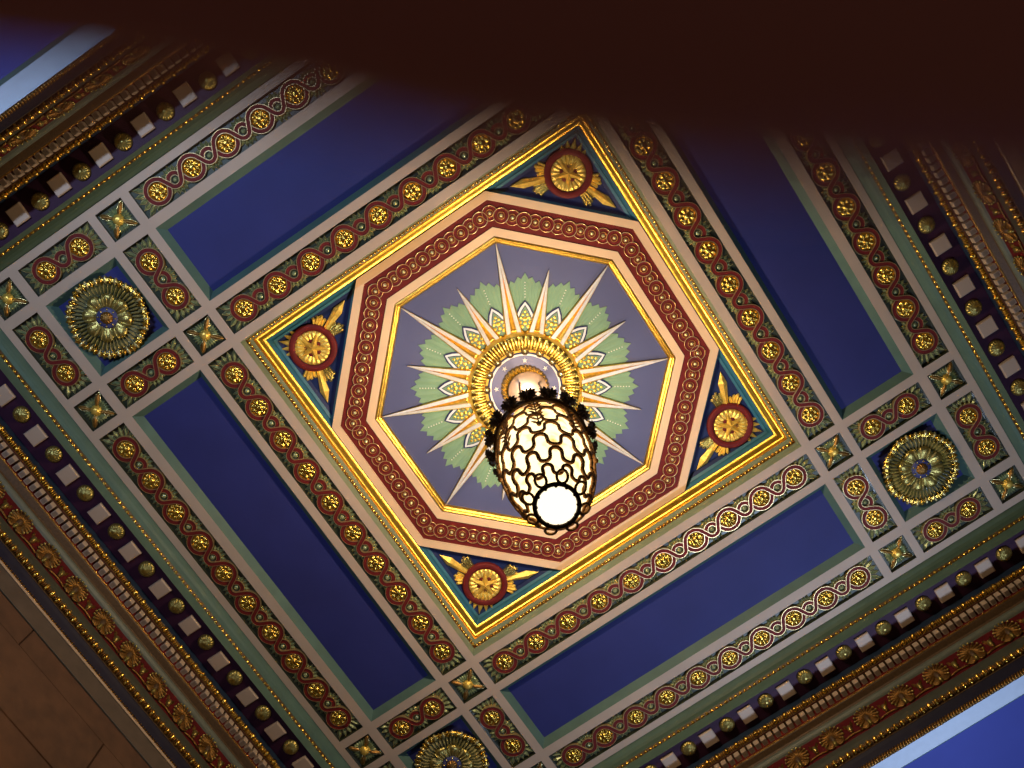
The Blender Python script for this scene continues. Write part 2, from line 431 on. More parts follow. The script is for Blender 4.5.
# ------------------------------------------------------------------ corner spandrels with a star roundel
def make_spandrel():
    t = thing('star_spandrel', '', 'spandrel', (0, 0, -.182), 0, 'triangular star panels in the corners of the square')
    A = .818; h = 1.176
    def tri(ins):                                                # inset right triangle: legs x=A, y=A; hypotenuse x+y=h
        a = A-ins; hh = h+ins*math.sqrt(2)
        return [(a, a), (hh-a, a), (a, hh-a)]
    def frame(i0, i1, z0, z1, m_, name, zs=None):
        mb = MB(); p, q = tri(i0), tri(i1)
        mb.add([(*a, z0) for a in p]+[(*a, z1) for a in q], [(i, (i+1) % 3, 3+(i+1) % 3, 3+i) for i in range(3)], m_)
        return mb
    fb = frame(0, .012, .012, .004, TEALB, 'frame'); p = tri(.012); q = tri(.026)
    fb.add([(*a, .004) for a in p]+[(*a, -.004) for a in q], [(i, (i+1) % 3, 3+(i+1) % 3, 3+i) for i in range(3)], TEALB if False else NAVY)
    fb.build('frame', t)
    g = MB(); g.add([(*a, -.004) for a in tri(.026)], [(0, 1, 2)], NAVY); g.build('field', t)
    cx = cy = .690
    def T(x, y): return (cx+x, cy+y)
    # gilt rays towards the two sharp corners, short feathers elsewhere
    for s_ in (1, -1):
        def rt(a): return (PI*1.5-R(a)) if s_ > 0 else (PI+R(a))     # -y direction or -x direction, a = turn away from the leg
        # long faceted ray
        rb = MB(); a = rt(-21.5)
        def L(l, w, z, aa): return (cx+math.cos(aa)*l-math.sin(aa)*w, cy+math.sin(aa)*l+math.cos(aa)*w, z)
        vs = [L(.09, -.010, .002, a), L(.09, .010, .002, a), L(.205, .021, .002, a), L(.262, 0, .002, a), L(.205, -.021, .002, a), L(.09, 0, .014, a), L(.205, 0, .020, a)]
        rb.add(vs, [(0, 5, 6, 4), (5, 1, 2, 6), (4, 6, 3), (6, 2, 3)], GILTF); rb.build('ray', t)
        for (ang, ln, wd, mm) in ((-43, .152, .068, GILTF), (-5, .172, .062, PALEG)):
            fb_ = MB(); a = rt(ang); nst = 4
            for i in range(nst):                                 # fluted feather with a stepped tip
                w0 = -wd/2+wd*i/nst; w1 = w0+wd/nst; sc = .5
                e = ln-.012*abs(i-1.2)
                vs = [L(.09, w0*sc, .002, a), L(.09, w1*sc, .002, a), L(e, w1, .002, a), L(e+.006, (w0+w1)/2, .002, a), L(e, w0, .002, a), L(.09, (w0+w1)/2*sc, .009, a), L(e-.006, (w0+w1)/2, .012, a)]
                fb_.add(vs, [(0, 5, 6, 4), (5, 1, 2, 6), (4, 6, 3), (6, 2, 3)], mm)
            fb_.build('feather', t)
    fb_ = MB()
    for i in range(5):
        fb_.leaf(cx, cy, R(45-26+13*i), .156-.010*abs(i-2), .036, .014, GILTF, .001)
    fb_.build('feather', t)
    rd = MB(); rd.lathe([(.108, -.004), (.108, .012), (.106, .015), (.081, .015), (.079, .010)], 56, [MAROON]*4, cx, cy, close=False); rd.build('roundel_ring', t)
    pd = MB(); pd.lathe([(.078, .006, 0, 0), (.076, .012, .03, .004), (.060, .015, 0, .007), (.036, .007, 0, .004), (.020, .003, 0, 0)], 160, GILTF, cx, cy, lobes=20); pet = pd.build('petal_disc', t)
    ho = MB(); ho.dome(0, 0, .008, .011, .011, .003, MAROON, 10, 2); h0 = None
    for k in range(5):
        a = R(36+72*k)+R(20); p = (cx+.030*math.cos(a), cy+.030*math.sin(a), 0)
        if h0 is None: h0 = ho.build('gap', pet, p)
        else: clone(h0, pet, p)
    sb = MB(); star(sb, .070, .0225, .022, GILTF, z=.012, ph=R(20)); sb.v = [(x+cx, y+cy, z) for x, y, z in sb.v]; sb.build('star', t)
    return t
sp = make_spandrel()
SPL = {0: 'star roundel triangle in the right corner of the gold square, gold rays', 1: 'star roundel triangle at the top corner of the gold square, near the dark blur', 2: 'star roundel triangle in the left corner of the gold square, gold rays', 3: 'star roundel triangle in the bottom corner of the gold square, gold rays'}
for k in range(4):
    if k == 0: place(sp, None, (0, 0, -.182), 0); sp['label'] = SPL[0]
    else: dup(sp, SPL[k], (0, 0, -.182), k*PI/2)

# ------------------------------------------------------------------ guilloche strips
D, RB, RS = .1757, .0500, .0280
def strand(n, sgn):
    """one strand: over the top of the big eyes, under the small ones"""
    d = D/2; phi = math.acos((RB+RS)/d); pts = []
    cx0 = -(n-1)*D/2
    for k in range(n):
        x = cx0+k*D
        a0 = PI-phi if k else PI; a1 = phi if k < n-1 else 0
        for i in range(17):
            a = a0+(a1-a0)*i/16; pts.append((x+RB*math.cos(a), sgn*RB*math.sin(a)))
        if k < n-1:
            xs = x+d; b0 = PI+phi; b1 = 2*PI-phi
            for i in range(13):
                a = b0+(b1-b0)*i/12; pts.append((xs+RS*math.cos(a), sgn*RS*math.sin(a)))
    return pts
def make_strip(n, half):
    t = thing('guilloche_strip', '', 'ornament strip', (0, 0, 0))
    hw = .0665; g = MB()
    g.add([(-half, -hw, -.018), (half, -hw, -.018), (half, hw, -.018), (-half, hw, -.018)], [(0, 1, 2, 3)], DGREEN)
    cx0 = -(n-1)*D/2
    for k in range(n-1):
        x = cx0+k*D+D/2
        for s_ in (1, -1):
            for j in range(-2, 3):
                a = s_*PI/2+R(21*j)
                ln = .040-.003*abs(j)
                g.leaf(x+.026*math.cos(a), .026*math.sin(a), a, ln, .0185, .014, GLEAF, -.017, GILT)
    for s_ in (1, -1):
        x = s_*(n-1)*D/2
        for j in range(-4, 5):
            a = (0 if s_ > 0 else PI)+R(17.5*j)
            mx = (half-abs(x)-.003)/max(.3, abs(math.cos(a))); my = (hw-.002)/max(.02, abs(math.sin(a)))
            ln = min(mx, my, .115)-.052
            g.leaf(x+.052*math.cos(a), .052*math.sin(a), a, ln, .021, .014, GLEAF, -.017, GILT)
    g.build('leaf_ground', t)
    w = .0088
    cr = [(-w-.0024, -.012, GILT), (-w-.0012, .006, GILT), (-w+.0008, .006, MAROON), (-w+.0016, .0035, MAROON), (w-.0016, .0035, MAROON), (w-.0008, .006, GILT), (w+.0012, .006, GILT), (w+.0024, -.012, GILT)]
    for s_ in (1, -1):
        m_ = MB(); m_.ribbon([(x, y, -.009+(.005 if s_ > 0 else 0)) for x, y in strand(n, s_)], cr); m_.build('interlace_band', t)
    fl = MB()
    fl.lathe([(.0405, -.017, 0, 0), (.0385, -.006, .06, .002), (.031, .003, .10, .007), (.021, .000, .06, .006), (.014, -.004, 0, 0), (.0125, .003), (.008, .006), (.003, .007)], 96, PALEG if False else GOLD, lobes=8)
    ey = MB(); ey.lathe([(.0178, -.016), (.0170, -.008), (.0140, -.008), (.0128, -.014)], 24, DGREEN, close=False); ey.dome(0, 0, -.015, .0125, .0125, .013, GLEAF, 14, 3)
    f_ = e_ = None
    for k in range(n):
        p = (cx0+k*D, 0, 0)
        if f_ is None: f_ = fl.build('gold_rosette', t, p)
        else: clone(f_, t, p)
        if k < n-1:
            p = (cx0+k*D+D/2, 0, 0)
            if e_ is None: e_ = ey.build('eye', t, p)
            else: clone(e_, t, p)
    return t
SIDE = {(0, -1): 'lower left', (0, 1): 'upper right', (1, 0): 'lower right', (-1, 0): 'upper left'}
long0 = make_strip(10, .892); short0 = make_strip(2, .185)
first = True
for d, nm in SIDE.items():
    for off, txt in ((1.0, 'long guilloche strip between the gold square and the %s blue panel' % nm),
                     (1.59, 'long guilloche strip on the outer edge of the %s blue panel' % nm)):
        loc = (d[0]*off, d[1]*off, 0); a = PI/2 if d[0] else 0
        if first: place(long0, None, loc, a); long0['label'] = txt; o = long0; first = False
        else: o = dup(long0, txt, loc, a)
        o['group'] = 'long guilloche strips'
CORN = {(-1, -1): 'left', (1, 1): 'right', (1, -1): 'bottom', (-1, 1): 'topmost'}
first = True
for (cu, cv), cn in CORN.items():
    for d, nm in SIDE.items():
        loc = (cu*1.291+d[0]*.2985, cv*1.291+d[1]*.2985, 0); a = PI/2 if d[0] else 0
        # rounding to the exact field centre
        loc = tuple((math.copysign(1.0 if abs(abs(q)-1) < .05 else (1.59 if abs(abs(q)-1.59) < .05 else 1.291), q) if i < 2 else 0) for i, q in enumerate(loc))
        txt = 'short guilloche strip on the %s side of the %s corner rosette' % (nm, cn)
        if first: place(short0, None, loc, a); short0['label'] = txt; o = short0; first = False
        else: o = dup(short0, txt, loc, a)
        o['group'] = 'short guilloche strips'

# ------------------------------------------------------------------ small square flowers at the rib crossings
def make_flower():
    t = thing('square_flower', '', 'ceiling flower', (0, 0, 0))
    g = MB(); hw = .0665
    g.add([(-hw, -hw, -.018), (hw, -hw, -.018), (hw, hw, -.018), (-hw, hw, -.018)], [(0, 1, 2, 3)], DGREEN)
    for q in range(4):
        for j in (-2, -1, 0, 1, 2):
            a = q*PI/2+R(14*j); ln = .058/math.cos(R(14*j))-.018-.004*(abs(j) == 2)
            g.leaf(.018*math.cos(a), .018*math.sin(a), a, ln, .0165, .012, GLEAF, -.017, None)
    g.build('leaf_ground', t)
    p = MB()
    p.dome(.046, 0, -.016, .036, .0105, .018, BRONZEG, 14, 4); p.tube([(.020, .003, -.004), (.045, .0115, -.008), (.072, .008, -.012), (.082, 0, -.014), (.072, -.008, -.012), (.045, -.0115, -.008), (.020, -.003, -.004)], .0028, PALEG, 6)
    p0 = p.build('petal', t, (0, 0, 0), PI/4)
    for k in range(1, 4): clone(p0, t, (0, 0, 0), PI/4+k*PI/2)
    b = MB(); b.lathe([(.025, -.014, .1, 0), (.024, -.004, .1, .003), (.018, .001, 0, .002), (.0165, .002), (.015, .008), (.009, .0105), (.003, .011)], 64, GILTF, lobes=12); b.build('boss', t)
    return t
fl0 = make_flower(); first = True
def corner_word(u, v):
    cn = CORN[(int(math.copysign(1, u)), int(math.copysign(1, v)))]
    ou, ov = abs(u) > 1.3, abs(v) > 1.3
    if not ou and not ov: return 'square flower beside the gold frame at its %s corner' % cn
    if ou and ov: return 'square flower at the outermost %s corner, beyond the big rosette' % cn
    d = (int(math.copysign(1, u)), 0) if ou else (0, int(math.copysign(1, v)))
    return 'square flower by the %s corner rosette, on the cornice towards the %s' % (cn, SIDE[d])
for u in (-1.59, -1, 1, 1.59):
    for v in (-1.59, -1, 1, 1.59):
        txt = corner_word(u, v)
        if first: place(fl0, None, (u, v, 0), 0); fl0['label'] = txt; o = fl0; first = False
        else: o = dup(fl0, txt, (u, v, 0), 0)
        o['group'] = 'square flowers at the rib crossings'

# ------------------------------------------------------------------ big corner rosettes
def make_rosette():
    t = thing('corner_rosette', '', 'rosette', (0, 0, 0))
    m = MB(); m.lathe([(.148, -.040), (.146, -.034), (.090, -.022)], 64, DGREEN); m.build('base', t)
    m = MB()                                                     # eight broad lobes rolling over at the rim
    m.lathe([(.128, -.030, 0, 0), (.150, -.022, .02, .002), (.166, -.012, .04, .004), (.1735, -.002, .05, .005), (.173, .006, .05, .006), (.166, .011, .045, .007), (.152, .009, .03, .007)], 256, [BRONZEG, BRONZEG, GOLD, GOLD, GOLD, GOLD], lobes=8, close=False)
    for k in range(48):                                          # fluting that runs over the lip
        a = R(7.5*k+3.75); g = 1-abs(math.cos(4*a)); rr = .1735*(1-.05*g)
        m.tube([(q*rr*math.cos(a), q*rr*math.sin(a), z) for q, z in ((.80, -.004), (.90, .006), (.965, .010), (1.005, .004), (.99, -.008))], [.0025, .0050, .0066, .0066, .004], GOLD if k % 2 else PALEF, 6)
    m.build('outer_petals', t)
    m = MB(); m.lathe([(.160, .004, .06, .01), (.135, -.010, 0, .004), (.085, -.006)], 128, DGREEN, lobes=8, close=False)
    for k in range(48):
        a = R(7.5*k); m.leaf(.088*math.cos(a), .088*math.sin(a), a, .070, .0128, .026, PALEF, -.012)
    m.build('fluted_ring', t)
    m = MB()
    m.lathe([(.096, -.008, .0, 0), (.106, .004, .12, .005), (.104, .013, .16, .009), (.090, .018, .12, .012), (.068, .016, .06, .009), (.044, .006, 0, 0)], 192, DULLG, lobes=8, close=False)
    for k in range(8):
        a = R(45*k+22.5); m.dome(.092*math.cos(a), .092*math.sin(a), .002, .006, .006, .010, DGREEN, 10, 3)
        for j in (-13, 0, 13):
            a = R(45*k+j); m.leaf(.052*math.cos(a), .052*math.sin(a), a, .050, .013, .014, PALEF, .008)
    m.build('inner_petals', t)
    m = MB(); m.lathe([(.046, .002), (.044, .012), (.022, .012)], 48, BANDB, close=False)
    for k in range(8):
        a = R(45*k); m.dome(.037*math.cos(a), .037*math.sin(a), .012, .006, .004, .006, PALEG, 10, 3, a)
    m.build('blue_disc', t)
    m = MB(); m.lathe([(.028, .010, .08, 0), (.026, .020, .08, .004), (.016, .026, 0, .002), (.004, .028)], 64, BRONZEG, lobes=12); m.build('boss', t)
    return t
ro = make_rosette(); first = True
for (cu, cv), cn in CORN.items():
    txt = {'left': 'big gold rosette in the blue square coffer towards the left', 'right': 'big gold rosette in the blue square coffer towards the right', 'bottom': 'big gold rosette in the blue square coffer at the bottom, cut off by the edge', 'topmost': 'big gold rosette in the square coffer behind the dark finger'}[cn]
    a = R(6)+math.atan2(cv, cu)
    if first: place(ro, None, (cu*1.291, cv*1.291, 0), a); ro['label'] = txt; o = ro; first = False
    else: o = dup(ro, txt, (cu*1.291, cv*1.291, 0), a)
    o['group'] = 'big corner rosettes'

# ------------------------------------------------------------------ cornice, one side in local coords (x along, y = distance from the axis)
def tube_arc(cw, cz, r, a0, a1, n): return [(cw+r*math.cos(R(a0+(a1-a0)*i/n)), cz+r*math.sin(R(a0+(a1-a0)*i/n))) for i in range(n+1)]
def make_trim(n):
    t = MB()
    t.side([(1.692, 0), (1.694, -.004), (1.699, .010), (1.706, .024), (1.716, .036), (1.729, .044)], TEAL, smooth=True)
    t.side([(1.729, .044), (1.730, .048)], TEAL)
    t.side([(1.736, .066), (1.738, .078), (1.741, .100), (1.742, .125)], SAGE if False else TEAL)
    t.side([(1.883, .099), (1.884, .140)], SLATE)
    t.side([(1.884, .140), (1.896, .150), (1.896, .172)], BROWN)
    t.side([(1.896, .172), (1.930, .172), (1.930, .218)], MAROON)
    t.side([(1.930, .222), (1.934, .226), (1.957, .236)], BROWN)
    t.side([(1.957, .236), (1.961, .247)], BROWN)
    t.side([(1.961, .247)]+tube_arc(1.971, .269, .022, 250, 110, 8)+[(1.966, .291)], GREY, smooth=True)
    t.side([(1.968, .424), (1.961, .434), (1.960, .465), (1.964, .492)], DGREY)
    t.side([(1.964, .492), (1.962, .498)], BRONZEG)
    t.side([(1.966, .530), (1.972, .548), (1.978, .575), (1.980, .585)], INK)
    t.side([(1.980, .585), (1.992, .600)], BRONZEG)
    tr = t.build('trim_%d' % n, kind='structure')
    b = MB(); L = 1.72; k = int(2*L/.0262)
    for i in range(k+1): b.ball((-L+2*L*i/k, 1.7365, .058), .0105, GOLD, 8, 5, .9)
    b.side([(1.729, .046), (1.740, .058), (1.736, .068)], BROWN); b.build('bead_row', tr)
    b = MB(); P = .0525; k = 34
    for i in range(-k, k+1):
        b.ball((i*P, 1.886, .156), .0150, GOLD, 12, 8, 1.0, .85)
        for j in (-1, 0, 1):
            b.ball((i*P+P/2+j*.0092, 1.889, .156), .0125, GOLDB, 8, 6, 1.0, .30)
    b.build('gold_drop_row', tr)
    b = MB(); b.side([(1.928, .216), (1.926, .221), (1.930, .224)], BRONZEG)
    for i in range(-54, 55): b.ball((i*.0352+.0176, 1.927, .220), .0042, GOLD, 6, 4)
    b.build('pearl_line', tr)
    b = MB(); k = 56
    for i in range(-k, k+1):
        b.ball((i*.0331, 1.955, .513), .0150, GOLD, 10, 6, 1.0, .72)
        b.ball((i*.0331+.0125, 1.956, .513), .0130, BRONZEG, 8, 6, 1.0, .22); b.ball((i*.0331-.0125, 1.956, .513), .0130, BRONZEG, 8, 6, 1.0, .22)
    b.side([(1.962, .496), (1.966, .513), (1.964, .532)], BROWN); b.build('reel_row', tr)
    b = MB(); k = 150; 
    for i in range(-k, k+1):
        x = i*.0126; b.tube([(x-.004, 1.979, .582), (x, 1.979, .592), (x+.004, 1.984, .602)], .0052, BRONZEG, 5)
    b.build('rope_row', tr)
    return tr
trim0 = make_trim(1)
# plum soffit with square blocks and gilt rosettes
def make_soffit():
    t = thing('rosette_soffit', '', 'cornice band', (0, 0, 0))
    m = MB(); m.side([(1.742, .125), (1.744, .111), (1.881, .106), (1.884, .100)], PLUM); m.build('plum_board', t)
    P = .2105; b_ = r_ = None
    bl = MB(); bl.box(-.0345, .0345, -.037, .037, 0, .018, CREAM, .004)
    rs = MB(); rs.lathe([(.036, 0), (.0365, .008, .02, 0), (.032, .017, .04, .004), (.022, .023, 0, .004), (.012, .022, 0, .001), (.008, .026), (.003, .027)], 72, DULLG, lobes=18)
    for i in range(-8, 9):
        p = (i*P, 1.808, .107)
        if b_ is None: b_ = bl.build('block', t, p)
        else: clone(b_, t, p)
    for i in range(-9, 9):
        p = ((i+.5)*P, 1.800, .108)
        if abs(p[0]) > 1.75: continue
        if r_ is None: r_ = rs.build('gilt_rosette', t, p)
        else: clone(r_, t, p)
    return t
def make_dentils():
    t = thing('dentil_course', '', 'cornice band', (0, 0, 0))
    m = MB(); m.side([(1.897, .176), (1.929, .176)], BROWN); m.build('bed', t)
    d = MB(); vs = d.box(-.0122, .0122, 1.9005, 1.9285, .176, .206, CREAM, .003); d0 = None
    d.side([(1.9005, .206), (1.9285, .206)], CREAM, L=.011)
    for i in range(-49, 50):
        if d0 is None: d0 = d.build('dentil', t, (i*.0352, 0, 0))
        else: clone(d0, t, (i*.0352, 0, 0))
    return t
def make_palmettes():
    t = thing('palmette_frieze', '', 'cornice frieze', (0, 0, 0))
    m = MB(); m.side([(1.966, .291), (1.968, .424)], CRIMSON); m.build('red_ground', t)
    def fz(fn):                                                  # ornament drawn in (x, z) and standing out towards the room
        q = MB(); fn(q)
        q.v = [(x, 1.967-z, y) for x, y, z in q.v]
        return q
    def palm(q):
        cy = .364
        q.dome(0, cy-.012, .000, .048, .060, .006, DARKG, 24, 3)
        for j in range(-6, 7):
            a = -PI/2+R(21*j); x0, y0 = .034*math.cos(a), cy-.012+.043*math.sin(a)
            q.dome(x0, y0, .004, .024, .0056, .008, DARKG, 10, 3, a)
            q.ball((.053*math.cos(a), cy-.012+.064*math.sin(a), .006), .0058, DULLG, 8, 5)
        q.dome(0, cy+.002, .006, .012, .022, .010, BROWN, 12, 3)
        q.dome(0, cy+.030, .003, .010, .018, .013, DULLG, 10, 3)
        for s_ in (1, -1):
            q.tube([(s_*(.008+.036*i/6), cy+.046+.008*math.sin(i/6*PI*1.3), .006) for i in range(7)], .0050, DARKG, 6)
    def bud(q):
        cy = .352
        q.dome(0, cy+.012, .001, .0120, .024, .016, DULLG, 12, 4); q.ball((0, cy+.040, .008), .009, DARKG, 8, 5)
        for s_ in (1, -1): q.leaf(0, cy+.012, -PI/2+s_*R(30), .046, .017, .012, DARKG, .001)
        q.tube([(x*.045, .414-.010*(1-x*x), .004) for x in (-1, -.5, 0, .5, 1)], .0042, DARKG, 6)
    P = .1765; p0 = b0_ = None
    pm, bd = fz(palm), fz(bud)
    for i in range(-11, 11):
        if p0 is None: p0 = pm.build('palmette', t, (i*P+P/2, 0, 0))
        else: clone(p0, t, (i*P+P/2, 0, 0))
        if i < 11:
            if b0_ is None: b0_ = bd.build('bud', t, (i*P, 0, 0))
            else: clone(b0_, t, (i*P, 0, 0))
    return t
so0, de0, pa0 = make_soffit(), make_dentils(), make_palmettes()
SD = [('upper right', 0, 0, (0, 0)), ('lower left', PI, 0, (0, 0)), ('lower right', -PI/2, 1, (0, .015)), ('upper left', PI/2, 1, (0, -.016))]
BY = {'upper right': 'on the upper right cornice', 'lower left': 'at lower left, beside the brown stone wall', 'lower right': 'on the lower right, near the bright blue strip', 'upper left': 'on the upper left cornice, near the dark blur'}
for i, (nm, a, _, off) in enumerate(SD):
    txts = ('plum band of square blocks and rosettes '+BY[nm], 'row of small dentil blocks '+BY[nm], 'red frieze of bronze palmettes '+BY[nm])
    if i == 0:
        for o, tx in zip((so0, de0, pa0), txts): o['label'] = tx; place(o, None, (0, 0, 0), a)
    else:
        c = copy_tree(trim0); c.name = 'trim_%d' % (i+1); place(c, None, (0, 0, 0), a)
        for o, tx in zip((so0, de0, pa0), txts): dup(o, tx, (off[0], off[1], 0), a)

# ------------------------------------------------------------------ ends: lower bays towards the daylight (+-u), stone walls (+-v)
for i, a in enumerate((-PI/2, PI/2)):
    m = MB(); Lw = 3.4
    m.side([(1.990, .600), (2.062, .602)], DAYLITW, L=Lw)
    m.side([(2.062, .602), (2.088, .575)], TEAL, L=Lw)
    m.side([(2.088, .575), (3.4, .575)], AISLEB, L=Lw)
    m.side([(3.4, .575), (3.4, .9)], CREAM, L=Lw)
    m.build('trim_%d' % (5+i), None, (0, 0, 0), a, kind='structure')
for nm, a, sd in (('wall_left', PI, 1), ('wall_right', 0, 2)):
    m = MB(); Lw = 3.4
    m.side([(1.988, .596), (1.972, .600), (1.972, .613)], CREAM, L=Lw)
    m.side([(1.972, .613), (1.976, .616), (1.980, .700)], STONEG, L=Lw)
    rnd = random.Random(sd)
    z = .703; k = 0; hs = [.123, .286, .286, .40, .40, .40, .40, .40, .40, .40, .40]
    m.side([(1.990, .69), (1.990, 4.74)], BROWN, L=Lw)
    for hgt in hs:
        x = -Lw+rnd.random()*.3
        while x < Lw:
            w = .62 if hgt > .2 else .95
            bx = MB(); y0 = 1.978 if k else 1.982
            # block face with a worn chamfer
            x1 = min(x+w, Lw); g = .004
            m.add([(x+g, y0, z+g), (x1-g, y0, z+g), (x1-g, y0, z+hgt-g), (x+g, y0, z+hgt-g), (x, 1.99, z), (x1, 1.99, z), (x1, 1.99, z+hgt), (x, 1.99, z+hgt)],
                  [(0, 1, 2, 3), (0, 1, 5, 4), (1, 2, 6, 5), (2, 3, 7, 6), (3, 0, 4, 7)], STONE)
            x = x1
        z += hgt; k += 1
    m.build(nm, None, (0, 0, 0), a, kind='structure')

# ------------------------------------------------------------------ chandelier
ch = thing('chandelier', 'glowing amber glass basket chandelier with dark bronze bands and rosette crown', 'chandelier', (.008, .007, 0))
m = MB(); m.lathe([(.090, -.150), (.090, -.100), (.086, -.088), (.070, -.072), (.045, -.062), (.012, -.058)], 48, COPPER); m.build('ceiling_canopy', ch)
m = MB(); m.tube([(.013*math.cos(R(30*i)), .013*math.sin(R(30*i)), -.050) for i in range(12)], .004, BRONZE, 8, closed=True); m.build('loop', ch)
m = MB(); m.tube([(0, 0, -.09), (0, 0, .30), (0, 0, .74)], .0035, BRONZE, 8)
rod = MB(); rod.tube([(.060, 0, -.085), (.070, 0, .15), (.085, 0, .5), (.110, 0, .72), (.162, 0, .815)], .0046, BRONZE, 8); r0 = None
for k in range(4):
    a = R(8+90*k)
    if r0 is None: r0 = rod.build('rod', ch, (0, 0, 0), a)
    else: clone(r0, ch, (0, 0, 0), a)
PR = [(.815, .154), (.86, .1555), (.95, .1575), (1.05, .1565), (1.15, .150), (1.25, .139), (1.34, .123), (1.42, .102), (1.48, .078), (1.505, .060)]
def rad(z):
    for (z0, r0_), (z1, r1_) in zip(PR, PR[1:]):
        if z <= z1: return r0_+(r1_-r0_)*(z-z0)/(z1-z0)
    return PR[-1][1]
m = MB(); m.lathe([(r_-.002, z, .05, 0) for z, r_ in PR], 160, GLASS, lobes=20, close=False); m.build('glass_basket', ch)
m = MB(); m.lathe([(.061, 1.500), (.058, 1.506), (.02, 1.510)], 48, HOT); m.build('bottom_glass', ch)
# crown ring
m = MB(); m.lathe([(.160, .795), (.170, .795), (.172, .810), (.170, .832), (.160, .835), (.154, .832), (.154, .798), (.160, .795)], 64, BRONZE, close=False); m.build('crown_ring', ch)
rs = MB()
for k in range(12):                                              # spiky bronze rosette
    a = R(30*k); rs.leaf(.004*math.cos(a), .004*math.sin(a), a, .034, .014, .012, BRONZE, .004)
    a = R(30*k+15); rs.leaf(.004*math.cos(a), .004*math.sin(a), a, .028, .013, .007, BRONZE, 0)
rs.dome(0, 0, .006, .012, .012, .012, BRONZE, 12, 3)
rs.lathe([(.016, -.010), (.016, .004), (.006, .006)], 14, BRONZE)
rm = rs.mesh('crown_rosette')
for k in range(16):
    a = R(22.5*k+4); o = bpy.data.objects.new('crown_rosette', rm); COL.objects.link(o); o.parent = ch
    o.location = (.181*math.cos(a)*S, .181*math.sin(a)*S, .822*S)
    o.rotation_euler = (0, R(62), a)
# wavy bronze bands
def wavy(mb, z0, amp, n, ph, r=.0042, om=.55, mt=None):
    N = n*28; pts = []
    for i in range(N):
        t = 2*PI*i/N
        th = t+om*math.sin(2*n*t+2*ph)/n*.75
        z = z0+amp*math.cos(n*t+ph); q = rad(z)+.001
        pts.append((q*math.cos(th), q*math.sin(th), z))
    mb.tube(pts, r, mt or BRONZE, 6, closed=True)
for i, (z0, amp) in enumerate([(.895, .030), (.975, .036), (1.065, .040), (1.165, .042), (1.270, .042), (1.370, .036), (1.447, .022)]):
    m = MB(); wavy(m, z0, amp, 10, PI*(i % 2)+.3, (.0044, .0048, .0054, .0060, .0066, .0068, .006)[i], .62, BAND); m.build('wavy_band', ch)
sp_ = MB()
for j in range(7):
    z = .865+.042*j; q = rad(z)
    for s_ in (1, -1):
        sp_.tube([(q+.003, 0, z+.022), (q+.006, s_*.012, z+.010), (q+.006, s_*.023, z-.008)], [.002, .0042, .0015], BAND, 6)
sp_.tube([(.160, 0, .82), (.163, 0, 1.0), (.159, 0, 1.13)], .0026, BAND, 6)
sp_.ball((.157, 0, 1.15), .009, BAND, 8, 6, 1.6); s0 = None
for k in range(8):
    a = R(45*k+22)
    if s0 is None: s0 = sp_.build('leaf_sprig', ch, (0, 0, 0), a)
    else: clone(s0, ch, (0, 0, 0), a)
m = MB(); m.tube([(.064*math.cos(R(6*i)), .064*math.sin(R(6*i)), 1.508) for i in range(60)], .0070, BRONZE, 8, closed=True)
for i in range(12): m.ball((.060*math.cos(R(30*i)), .060*math.sin(R(30*i)), 1.512), .0058, BRONZE, 8, 5)
m.build('bottom_ring', ch)
sc = MB(); sc.tube([(.066+.0165*(1-math.cos(R(30*i))), .0165*math.sin(R(30*i)), 1.504-.028*(1-math.cos(R(30*i)))/2) for i in range(12)], .0045, BAND, 6, closed=True); s0 = None
for k in range(8):
    if s0 is None: s0 = sc.build('scroll', ch, (0, 0, 0), R(45*k))
    else: clone(s0, ch, (0, 0, 0), R(45*k))

# ------------------------------------------------------------------ camera
FPX = 951.665
Rm = [[.55723931, .82961941, .034871], [.81028376, -.55246906, .19549467], [.18145132, -.08068192, -.98008461]]
Cc = (-.8370373, .31117067, 4.09576214)
def pw(v): return Vector((v[0], -v[1], -v[2]))                    # plan axes to world axes
X = pw(Rm[0]); Y = -pw(Rm[1]); Z = -pw(Rm[2])
cam = bpy.data.objects.new('camera', bpy.data.cameras.new('camera')); COL.objects.link(cam)
CM = Matrix(((X.x, Y.x, Z.x, Cc[0]*S), (X.y, Y.y, Z.y, -Cc[1]*S), (X.z, Y.z, Z.z, H-Cc[2]*S), (0, 0, 0, 1)))
cam.matrix_world = CM
cam.data.sensor_width = 36; cam.data.lens = 36*FPX/1024; cam.data.clip_start = .002; cam.data.clip_end = 100
cam.data.dof.use_dof = True; cam.data.dof.focus_distance = 10.2; cam.data.dof.aperture_fstop = 10.5
scn.camera = cam

# ------------------------------------------------------------------ the photographer's hand, its index finger over the lens (millimetres)
bm = bmesh.new(); sk = bm.verts.layers.skin.verify()
def chain(pts, start=None):
    prev = start; out = []
    for x, y, z, r in pts:
        v = bm.verts.new((x, y, z)); v[sk].radius = (r, r); v[sk].use_root = False
        if prev: bm.edges.new((prev, v))
        prev = v; out.append(v)
    return out
wr = chain([(118, -62, 10, 27), (108, -40, 8, 25), (98, -18, 6, 26), (88, 4, 2, 24)])
wr[0][sk].use_root = True
chain([(70, 15, -10, 11.5), (46, 15.0, -22, 10.5), (24, 14.2, -24.0, 10.0), (9, 13.9, -23.6, 9.8), (0, 13.9, -23.5, 9.0), (-5, 14.2, -22.8, 8.0), (-10, 13.6, -21, 7.2), (-15.5, 13.3, -20, 6.8), (-20, 13.4, -19.6, 5.2)], wr[3])
chain([(74, 24, 6, 10), (52, 30, 2, 9), (38, 29, 10, 8.4), (42, 26, 22, 7.2)], wr[3])
